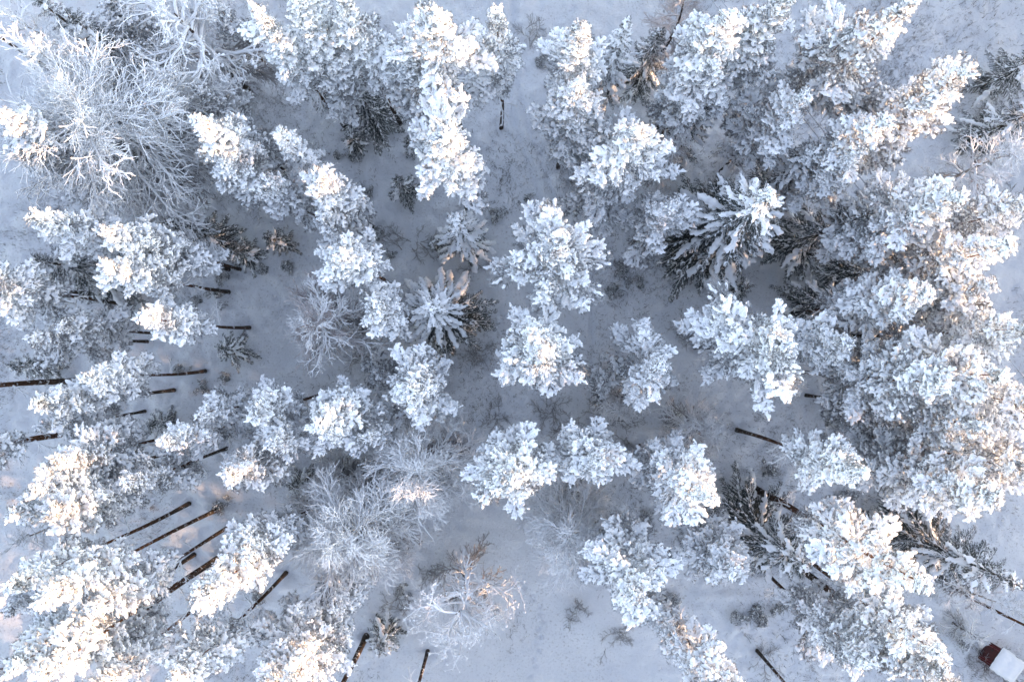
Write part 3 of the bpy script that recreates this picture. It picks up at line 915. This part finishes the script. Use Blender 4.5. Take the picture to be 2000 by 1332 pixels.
# --- leafless trees
T(150, 205, 14, 430, "burst-shaped frosted birch with hundreds of fine radiating twigs", n=66, fork=.40, up=(46, -16))
T(60, 90, 15, 170, "thin frosted birch in the top corner above the burst-shaped birch", n=24, fork=.4)
T(610, 630, 11, 215, "reddish frosted birch leaning over the western open snow", protos=B_RED + B_FINE[:2], base_len=2.2, n=46, fork=.35, bark=M_BBARK)
T(672, 1050, 12, 300, "larger frosted birch making the lower half of the broad white thicket", n=60, fork=.3, up=(52, -12))
T(795, 935, 12, 250, "frosted birch making the upper half of the broad white thicket", n=46, fork=.3, up=(50, -12))
T(640, 975, 9, 180, "low frosted birch at the western edge of the broad white thicket", n=30, fork=.25)
T(1110, 1050, 10, 250, "frosted birch spreading twigs over the top of the smooth clearing", n=42, fork=.35, up=(45, -12))
T(1385, 850, 8, 170, "frosted bushy birch with fine upright twigs over a dark trunk", n=34, fork=.15, up=(75, 5))
T(1985, 300, 11, 150, "thin frosted birch at the picture's edge beyond the sunlit row", n=20, fork=.3)
T(1340, -5, 13, 130, "bare orange-lit tree over the shadowed hollow at the top edge", protos=B_RED, base_len=2.0, n=26, fork=.35, name="bare_tree", cat="bare tree", bark=M_SBARK)
T(1325, 285, 9, 120, "bare tangled tree in the shade between warm jagged pine and splayed spruce", protos=B_RED + B_FINE, base_len=2.2, n=22, fork=.3, name="bare_tree", cat="bare tree", bark=M_SBARK)
T(1985, 1190, 9, 120, "frosted leafless tree at the picture's edge beside the broad dark spruce", n=18, fork=.2)
T(560, 1010, 7, 110, "small frosted birch between the parallel trunks and the thicket", n=16, fork=.2)
T(1215, 800, 7, 120, "low leafless tree with white crooked twigs under the parallel-boughed pine", n=14, fork=.2, name="bare_tree", cat="bare tree", bark=M_SBARK)
x, y = at(488, 182, 0); limb_tree("white-limbed bare tree with long crooked arms at the top edge", x, y, 13.2, 4.3, nseed(), n=15, fine=12)
x, y = at(890, 1185, 8); limb_tree("white-limbed bare tree with crooked arms beside the smooth clearing", x, y, 9.5, 3.1, nseed(), n=13, fine=9)

T(25, 45, 13, 150, "thin frosted tree right in the top western corner", n=20, fork=.3)
T(115, 95, 12, 130, "thin frosted tree between the corner spruce and the burst-shaped birch", n=16, fork=.3)
T(1975, 400, 9, 130, "low frosted tree at the picture's edge beside the wide bright pine", n=16, fork=.2)
T(1250, 790, 8, 110, "pale twiggy tree under the pine with parallel boughs", n=16, fork=.2)
T(35, 1060, 9, 110, "frosted leafless tree at the western side above the corner crowd", n=16, fork=.2)

T(1915, 1250, 3.0, 60, "frosted sapling standing beside the red hut", n=9, fork=.15)

# --- young spruces
for px, py, h, W, lab in [
    (778, 352, 4.5, 85, "young snow-striped spruce beside the sunlit lane-side pine"),
    (682, 262, 3.2, 60, "young dark spruce at the foot of the dark hanging spruce"),
    (445, 488, 4.5, 85, "young dark spruce alone in the western snow hollow"),
    (522, 462, 4.5, 70, "young spruce under the low pine at the hollow's lane side"),
    (430, 684, 3.6, 95, "dark dome-shaped spruce beside the thin level trunk"),
    (15, 715, 5, 90, "young dark spruce at the western edge by the curved trunk foot"),
    (570, 950, 4, 75, "young spruce in shade under the squeezed pine"),
    (285, 835, 4, 75, "young spruce at the shaded foot of the heavy pine"),
    (738, 1270, 4.5, 95, "young frosted spruce beside the slanting bottom-edge trunk"),
    (1690, 815, 4.5, 90, "young dark spruce beneath the frosty grey pine of the clump"),
    (800, 275, 2.6, 45, "little dark spruce above the young snow-striped spruce"),
    (1455, 560, 3.6, 90, "young spruce at the dark foot of the large skirted spruce"),
    (560, 310, 3.5, 75, "young grey spruce under the slender long-trunked pine"),
    (1745, 700, 4, 70, "young spruce in the dark gap above the massive dense pine"),
    (850, 470, 3.5, 50, "young spruce beside the rounded snow-coated spruce")]:
    S(px, py, h, W, lab, load=.25, z0=.15, n=int(24 + h * 6), name="young_spruce", cat="young spruce", group="young spruces on the forest floor")

# ------------------------------------------------------------------ bushes
SHRUBS = [(695, 307, "knee-high dark bush in the open snow below the dark hanging spruce", .55),
 (662, 307, "wispy dark bush beside the knee-high bush below the hanging spruce", .4),
 (711, 376, "round dark bush between the pine chain and the young striped spruce", .65),
 (514, 527, "small round bush, the smaller of a pair in the western snow hollow", .4),
 (559, 523, "double-headed bush in the western snow hollow", .55),
 (738, 461, "dark bush at the foot of the trunk crossing the low chain pine", .6),
 (766, 496, "grey bush between the cushioned pine and the lane side", .5),
 (430, 544, "dark bush above the level bare trunk's foot", .6),
 (425, 582, "dark bush right at the level bare trunk's foot", .7),
 (383, 587, "small dark bush under the level bare trunk", .45),
 (438, 737, "tiny bush on open snow past the dotted trunk's foot", .4),
 (394, 757, "sprawling thin bush below the dotted trunk's foot", .55),
 (352, 722, "dark bush touching the dotted snowy trunk", .5),
 (787, 1157, "low dark bush between the white thicket and the lower white-limbed tree", .6),
 (1217, 530, "frosted bush in the shaded gap west of the large skirted spruce", .6),
 (1200, 567, "ragged bush in the shaded gap below another frosted bush", .6),
 (1249, 551, "small bush nearest the large skirted spruce's dark foot", .45),
 (1262, 1007, "dark bush on the snow beneath the rounded pine above the clearing", .55),
 (1318, 1174, "dark bush beside the spiky white-armed pine", .6),
 (1442, 1207, "dark bush below the domed small pine, inner of two", .6),
 (1480, 1197, "dark bush below the domed small pine, outer of two", .65),
 (1500, 918, "small dark bush in open snow above the long dark trunk's foot", .6),
 (1649, 976, "round dark bush beside the large oval pine's trunk", .8),
 (1525, 1188, "grey bush below the fanned dark spruce", .6),
 (1571, 1272, "tiny dark bush on open snow at the bottom edge", .35),
 (1487, 1215, "thin grey bush in the open snow near the bottom edge", .5),
 (1884, 1259, "dark bush next to the red hut", .75),
 (1031, 392, "flat bush on the lane bank at the bend", .45),
 (1059, 118, "small bush on the lane bank near the top edge", .5),
 (975, 425, "brownish bush beside the rounded snow-coated spruce", .6),
 (505, 1160, "dark bush at the foot of a red trunk among the parallel trunks", .6),
 (430, 990, "bush at the foot of the second long parallel trunk", .6),
  ]
for i, (px, py, lab, r) in enumerate(SHRUBS):
    x, y = at(px, py, .2); shrub(lab, x, y, r * .95, 5000 + i, n=7 + int(r * 5))
BRUSH = [(1110, 845, "bare brown thicket bush above the rounded pine at the lane", 1.5), (1080, 800, "bare brown bush below the broad round pine", 1.3),
 (965, 812, "bare bush at the lane end below the broad round pine's flank", 1.1), (810, 470, "thin bare bush in open snow beside the rounded spruce", 1.5),
 (930, 500, "pale bare bush at the rounded spruce's foot", 1.1), (1190, 830, "bare brown thicket bush by the low crooked tree", 1.4),
 (1340, 650, "brown leafless bush behind the open-limbed pine's white arms", 1.5), (1225, 850, "bare bush above the short dark trunk pieces", 1.1),
 (950, 1190, "frosted thin bush beside the lower white-limbed tree", 1.3), (840, 1130, "bare bush above the lower white-limbed tree", 1.2),
 (770, 1180, "pale bare bush between the thicket and the lower white-limbed tree", 1.3), (1210, 1250, "thin bare bush at the clearing's rim", 1.2),
 (1130, 1200, "wispy bare bush standing in the clearing's rim beside spiky pine", 1.0), (1930, 1290, "frosted thin bush in front of the red hut", 1.5),
 (1640, 850, "grey leafless bush over the bullet-shaped pine", 1.2), (880, 860, "bare frosted bush between the lumpy pine and the thicket", 1.3),
 (1040, 60, "thin bare bush on the lane's far bank at the top edge", 1.1),
 (1440, 290, "thin bare bush at the grey-brown pine's trunk foot", 1.2), (1930, 240, "thin pale bush on bright snow by the glowing pine", 1.4),
 (1500, 1290, "thin frosted bush at the bottom edge's open snow", 1.3), (1960, 400, "thin pale bush at the picture's edge over bright snow", 1.5),
 (700, 700, "leafless bush at the reddish birch's trunk foot", 1.0), (930, 690, "brownish bush under the star-shaped spruce's dark side", 1.2)]
for i, (px, py, lab, r) in enumerate(BRUSH):
    x, y = at(px, py, .5); shrub(lab, x, y, r, 6000 + i, "bare_bush", "bush", B_BRUSH, 1.6, 11, "leafless bushes on the forest floor")

# ------------------------------------------------------------------ undergrowth: dry stalks poking through the snow
def build_undergrowth():
    rs = np.random.RandomState(3); N = 170000
    X = rs.uniform(-37, 37, N); Y = rs.uniform(-25, 25, N)
    d = vnoise(X * .16 + 5, Y * .16 + 9) + .5 * vnoise(X * .5, Y * .5 + 77) + .12
    cx, cy = at(1080, 700)
    d += .24 * np.exp(-(((X - cx) / 13) ** 2 + ((Y - cy) / 10) ** 2))
    d -= smooth_zone(X, Y) * .55
    keep = rs.rand(N) < np.clip(d * 1.1, 0, 1) ** 1.3
    X, Y = X[keep], Y[keep]; n = len(X)
    k = 3
    X = np.repeat(X, k) + rs.normal(0, .10, n * k); Y = np.repeat(Y, k) + rs.normal(0, .07, n * k); n *= k
    Z = ground_h(X, Y) - .02
    a = rs.uniform(0, 6.28, n); L = rs.uniform(.10, .50, n); lean = rs.uniform(.1, 1.0, n)
    b = a + 1.57; w = rs.uniform(.010, .026, n)
    T = np.stack([X + np.cos(a) * lean * L, Y + np.sin(a) * lean * L, Z + L * np.sqrt(np.clip(1 - lean * lean * .8, .1, 1))], 1)
    B0 = np.stack([X - np.cos(b) * w, Y - np.sin(b) * w, Z], 1); B1 = np.stack([X + np.cos(b) * w, Y + np.sin(b) * w, Z], 1)
    V = np.stack([B0, B1, T], 1).reshape(-1, 3)
    me = bpy.data.meshes.new("undergrowth")
    me.vertices.add(len(V)); me.vertices.foreach_set("co", V.ravel())
    me.loops.add(len(V)); me.loops.foreach_set("vertex_index", np.arange(len(V)))
    me.polygons.add(n); me.polygons.foreach_set("loop_start", np.arange(0, len(V), 3))
    me.update(calc_edges=True); me.materials.append(M_BRUSH)
    o = kind(link_mesh("undergrowth", me), "stuff")
    o["label"] = "dry stalks and heather poking through the snow under the pines"
build_undergrowth()

# ------------------------------------------------------------------ overhead wires
M_WIRE = mat_frosted("frosted_wire", (0.05, 0.05, 0.05), (0.72, 0.74, 0.78), -0.6, 0.9, 3.0, 0.9)
def wire(p0, p1, z, label):
    a, b = Vector((*at(*p0, z), z)), Vector((*at(*p1, z), z))
    d = b - a; a, b = a - d * .55, b + d * .55
    mb = MB(); n = 40
    pts = [a.lerp(b, i / n) + Vector((0, 0, -1.0 * (1 - (2 * i / n - 1) ** 2))) for i in range(n + 1)]
    mb.tube(pts, [.032] * (n + 1), 0, 6)
    tag(link_mesh("overhead_wire", mb.mesh("overhead_wire", [M_WIRE])), label, "wire", "overhead wires crossing the wood")
wire((1478, 70), (1974, 686), 8.0, "overhead wire, the upper of two running down to the picture's edge")
wire((1462, 74), (1956, 692), 8.0, "overhead wire, the lower of two running down to the picture's edge")

# ------------------------------------------------------------------ red hut
def build_hut():
    M_BOARD = mat_plain("red_painted_board", (0.12, 0.018, 0.018), .7)
    M_ROOF = mat_plain("dark_roof_felt", (0.05, 0.05, 0.05), .9)
    M_DARK = mat_plain("dark_door_board", (0.07, 0.015, 0.014), .7)
    cx, cy = at(1976, 1304, 1.8)
    t = thing("red_hut", "small dark red wooden hut with a snow-covered roof in the bottom corner", "hut", (cx, cy, gz(cx, cy) - .1), R(-36))
    W, D, Hh = 1.55, 1.4, 1.7
    def wall_boards(n, along_x, fixed, length, h0):
        for i in range(n):
            a = -length / 2 + length * i / n; b = a + length / n - .012
            mb = MB()
            off = .012 if i % 2 else 0
            if along_x: mb.box(a, fixed - .03 - off, 0, b, fixed + .03 + off, h0, 0)
            else: mb.box(fixed - .03 - off, a, 0, fixed + .03 + off, b, h0, 0)
            link_mesh("wall_board", mb.mesh("wall_board", [M_BOARD], False), t)
    wall_boards(10, True, D / 2 - .04, W, Hh - .02)
    wall_boards(10, True, -D / 2 + .04, W, Hh - .02)
    wall_boards(8, False, -W / 2 + .04, D - .2, Hh - .02)
    wall_boards(8, False, W / 2 - .04, D - .2, Hh - .02)
    mb = MB(); mb.box(-W / 2 - .055, -.36, .06, -W / 2 - .012, .36, 1.55, 0); door = link_mesh("door", mb.mesh("door", [M_DARK], False), t)
    mb = MB(); mb.box(-W / 2 - .10, .22, .95, -W / 2 - .055, .27, 1.08, 0); link_mesh("handle", mb.mesh("handle", [M_ROOF], False), door)
    mb = MB(); mb.box(-W / 2 - .12, -D / 2 - .14, Hh, W / 2 + .16, D / 2 + .14, Hh + .07, 0); roof = link_mesh("roof", mb.mesh("roof", [M_ROOF], False), t)
    # the snow slab on the roof: a soft-edged grid
    mb = MB(); nx, ny = 26, 22; V = []; F = []
    for j in range(ny):
        for i in range(nx):
            u, v = i / (nx - 1) * 2 - 1, j / (ny - 1) * 2 - 1
            e = max(0, 1 - abs(u) ** 9) * max(0, 1 - abs(v) ** 9)
            w_ = 1 + .07 * mnoise.noise(Vector((u * 2.2, v * 2.2, 8)))
            V.append((u * w_ * (W / 2 + .15) + .02, v * w_ * (D / 2 + .15), Hh + .075 + .26 * e ** .5 + (.09 * mnoise.noise(Vector((u * 1.6, v * 1.6, 3))) + .04 * mnoise.noise(Vector((u * 4, v * 4, 1)))) * e))
    for j in range(ny - 1):
        for i in range(nx - 1):
            F.append((j * nx + i, j * nx + i + 1, (j + 1) * nx + i + 1, (j + 1) * nx + i))
    mb.add(V, F, 0); link_mesh("roof_snow", mb.mesh("roof_snow", [M_SNOW]), roof)
build_hut()

# ------------------------------------------------------------------ the wood goes on beyond the frame
def mesh_arrays(me):
    co = np.empty(len(me.vertices) * 3); me.vertices.foreach_get("co", co)
    lv = np.empty(len(me.loops), int); me.loops.foreach_get("vertex_index", lv)
    ls = np.empty(len(me.polygons), int); me.polygons.foreach_get("loop_start", ls)
    mi = np.empty(len(me.polygons), int); me.polygons.foreach_get("material_index", mi)
    return co.reshape(-1, 3), lv, ls, mi
def build_forest():
    """One object: a pine's geometry and the spots it stands on, repeated by a node group."""
    rng = random.Random(77)
    parts = []; h = 17.0
    cache = {m.name: mesh_arrays(m) for m in P_SHORT + P_MID + P_LONG}
    tm = trunk_mesh(lambda z: Vector((.1 * math.sin(z * .3), 0, z)), h, .17, M_BARK, rng)
    a = mesh_arrays(tm); parts.append((a[0], a[1], a[2], a[3] + 3)); bpy.data.meshes.remove(tm)
    n = 58
    for k in range(n):
        u = (k + rng.random()) / n; z = h * (.45 + .54 * u)
        ln = 2.5 * (0.7 + 1.5 * u if u < .2 else max(.2, 1 - ((u - .2) / .85) ** 1.7)) * rng.uniform(.65, 1.15)
        pr, bl = (P_SHORT, .75) if ln < 1 else (P_MID, 1.35) if ln < 1.7 else (P_LONG, 2.1)
        co, lv, ls, mi = cache[rng.choice(pr).name]
        M = Matrix.LocRotScale(Vector((0, 0, z)), Matrix.Rotation(k * 2.4 + rng.gauss(0, .3), 3, 'Z') @ Matrix.Rotation(-R(-8 + 45 * max(0, u - .3) + rng.gauss(0, 9)), 3, 'Y'), Vector((ln / bl, 1, 1)))
        m = np.array(M); parts.append((co @ m[:3, :3].T + m[:3, 3], lv, ls, mi))
    spots = []; tries = 0
    while len(spots) < 330 and tries < 20000:
        tries += 1
        x, y = rng.uniform(-66, 66), rng.uniform(-60, 60)
        if abs(x) < 36.5 and abs(y) < 24.8: continue
        if abs(x - LANE_W[0][0]) < 3 and y > 0: continue
        if any((x - p) ** 2 + (y - q) ** 2 < (9 if x > 36 else 14) for p, q, _ in spots): continue
        spots.append((x, y, gz(x, y)))
    V, LV, LS, MI = [], [], [], []; nv = nl = 0
    for co, lv, ls, mi in parts:
        V.append(co); LV.append(lv + nv); LS.append(ls + nl); MI.append(mi); nv += len(co); nl += len(lv)
    V = np.concatenate(V + [np.array(spots)]); LV = np.concatenate(LV); LS = np.concatenate(LS); MI = np.concatenate(MI)
    me = bpy.data.meshes.new("forest")
    me.vertices.add(len(V)); me.vertices.foreach_set("co", V.ravel())
    me.loops.add(len(LV)); me.loops.foreach_set("vertex_index", LV)
    me.polygons.add(len(LS)); me.polygons.foreach_set("loop_start", LS); me.polygons.foreach_set("material_index", MI)
    me.polygons.foreach_set("use_smooth", np.ones(len(LS), bool))
    for m in (M_LIMB, M_PINE, M_SNOW, M_BARK): me.materials.append(m)
    me.update(calc_edges=True)
    for nm, tp, val in (("spot", 'BOOLEAN', lambda: True), ("yaw", 'FLOAT', lambda: rng.uniform(0, 6.28)), ("size", 'FLOAT', lambda: rng.uniform(.82, 1.15))):
        at_ = me.attributes.new(nm, tp, 'POINT')
        for k in range(len(spots)): at_.data[nv + k].value = val()
    ng = bpy.data.node_groups.new("forest_spread", "GeometryNodeTree")
    ng.interface.new_socket("Geometry", in_out='INPUT', socket_type='NodeSocketGeometry')
    ng.interface.new_socket("Geometry", in_out='OUTPUT', socket_type='NodeSocketGeometry')
    N, Lk = ng.nodes, ng.links
    gi, go = N.new("NodeGroupInput"), N.new("NodeGroupOutput")
    def attr(nm, tp):
        q = N.new("GeometryNodeInputNamedAttribute"); q.data_type = tp; q.inputs["Name"].default_value = nm
        return next(o for o in q.outputs if o.enabled and o.name == "Attribute")
    sep = N.new("GeometryNodeSeparateGeometry"); sep.domain = 'POINT'
    Lk.new(gi.outputs[0], sep.inputs["Geometry"]); Lk.new(attr("spot", 'BOOLEAN'), sep.inputs["Selection"])
    iop = N.new("GeometryNodeInstanceOnPoints")
    Lk.new(sep.outputs["Selection"], iop.inputs["Points"]); Lk.new(sep.outputs["Inverted"], iop.inputs["Instance"])
    cx = N.new("ShaderNodeCombineXYZ"); Lk.new(attr("yaw", 'FLOAT'), cx.inputs["Z"])
    er = N.new("FunctionNodeEulerToRotation"); Lk.new(cx.outputs[0], er.inputs[0]); Lk.new(er.outputs[0], iop.inputs["Rotation"])
    Lk.new(attr("size", 'FLOAT'), iop.inputs["Scale"]); Lk.new(iop.outputs[0], go.inputs[0])
    o = kind(link_mesh("forest", me), "stuff")
    o["label"] = "snowy pine wood continuing beyond the trees in view"
    md = o.modifiers.new("spread", 'NODES'); md.node_group = ng
build_forest()

# ------------------------------------------------------------------ hollows in the snow round every trunk, and clods fallen from the crowns
def press_tree_wells():
    me = ground.data
    co = np.empty(len(me.vertices) * 3); me.vertices.foreach_get("co", co); co = co.reshape(-1, 3)
    rng = random.Random(5)
    def dent(x, y, depth, r, rim):
        m = np.nonzero((np.abs(co[:, 0] - x) < r * 3) & (np.abs(co[:, 1] - y) < r * 3))[0]
        d = np.hypot(co[m, 0] - x, co[m, 1] - y) / r
        co[m, 2] += -depth * np.exp(-d ** 2) + rim * np.exp(-((d - 1.5) / .5) ** 2)
    for o in list(bpy.data.objects):
        if o.parent is None and o.get("category") in ("pine tree", "spruce tree", "birch tree", "bare tree"):
            x, y = o.location.x, o.location.y
            dent(x, y, rng.uniform(.15, .3), rng.uniform(.4, .75), .06)
            for k in range(rng.randint(5, 12)):        # pits where snow dropped off the boughs
                a, q = rng.uniform(0, 6.28), rng.uniform(.6, 3.2)
                dent(x + math.cos(a) * q, y + math.sin(a) * q, rng.uniform(-.10, .14), rng.uniform(.14, .35), .02)
    for line in ([(500, 640), (560, 600), (640, 575), (700, 590)], [(300, 560), (380, 610), (430, 600), (520, 590), (600, 530)], [(1010, 40), (1030, 200), (1060, 330), (1110, 430), (1180, 560)],
                 [(1040, 1320), (1060, 1200), (1010, 1120)], [(1420, 1240), (1540, 1230), (1600, 1160)], [(480, 1010), (420, 1060), (560, 1090)]):
        W = [Vector((*at(*p), 0)) for p in line]       # animal tracks
        for a, b in zip(W[:-1], W[1:]):
            n = int((b - a).length / .5)
            for k in range(n):
                q = a.lerp(b, k / n); dent(q.x + (.12 if k % 2 else -.12), q.y + rng.gauss(0, .05), .16, .15, .03)
    me.vertices.foreach_set("co", co.ravel()); me.update()
press_tree_wells()
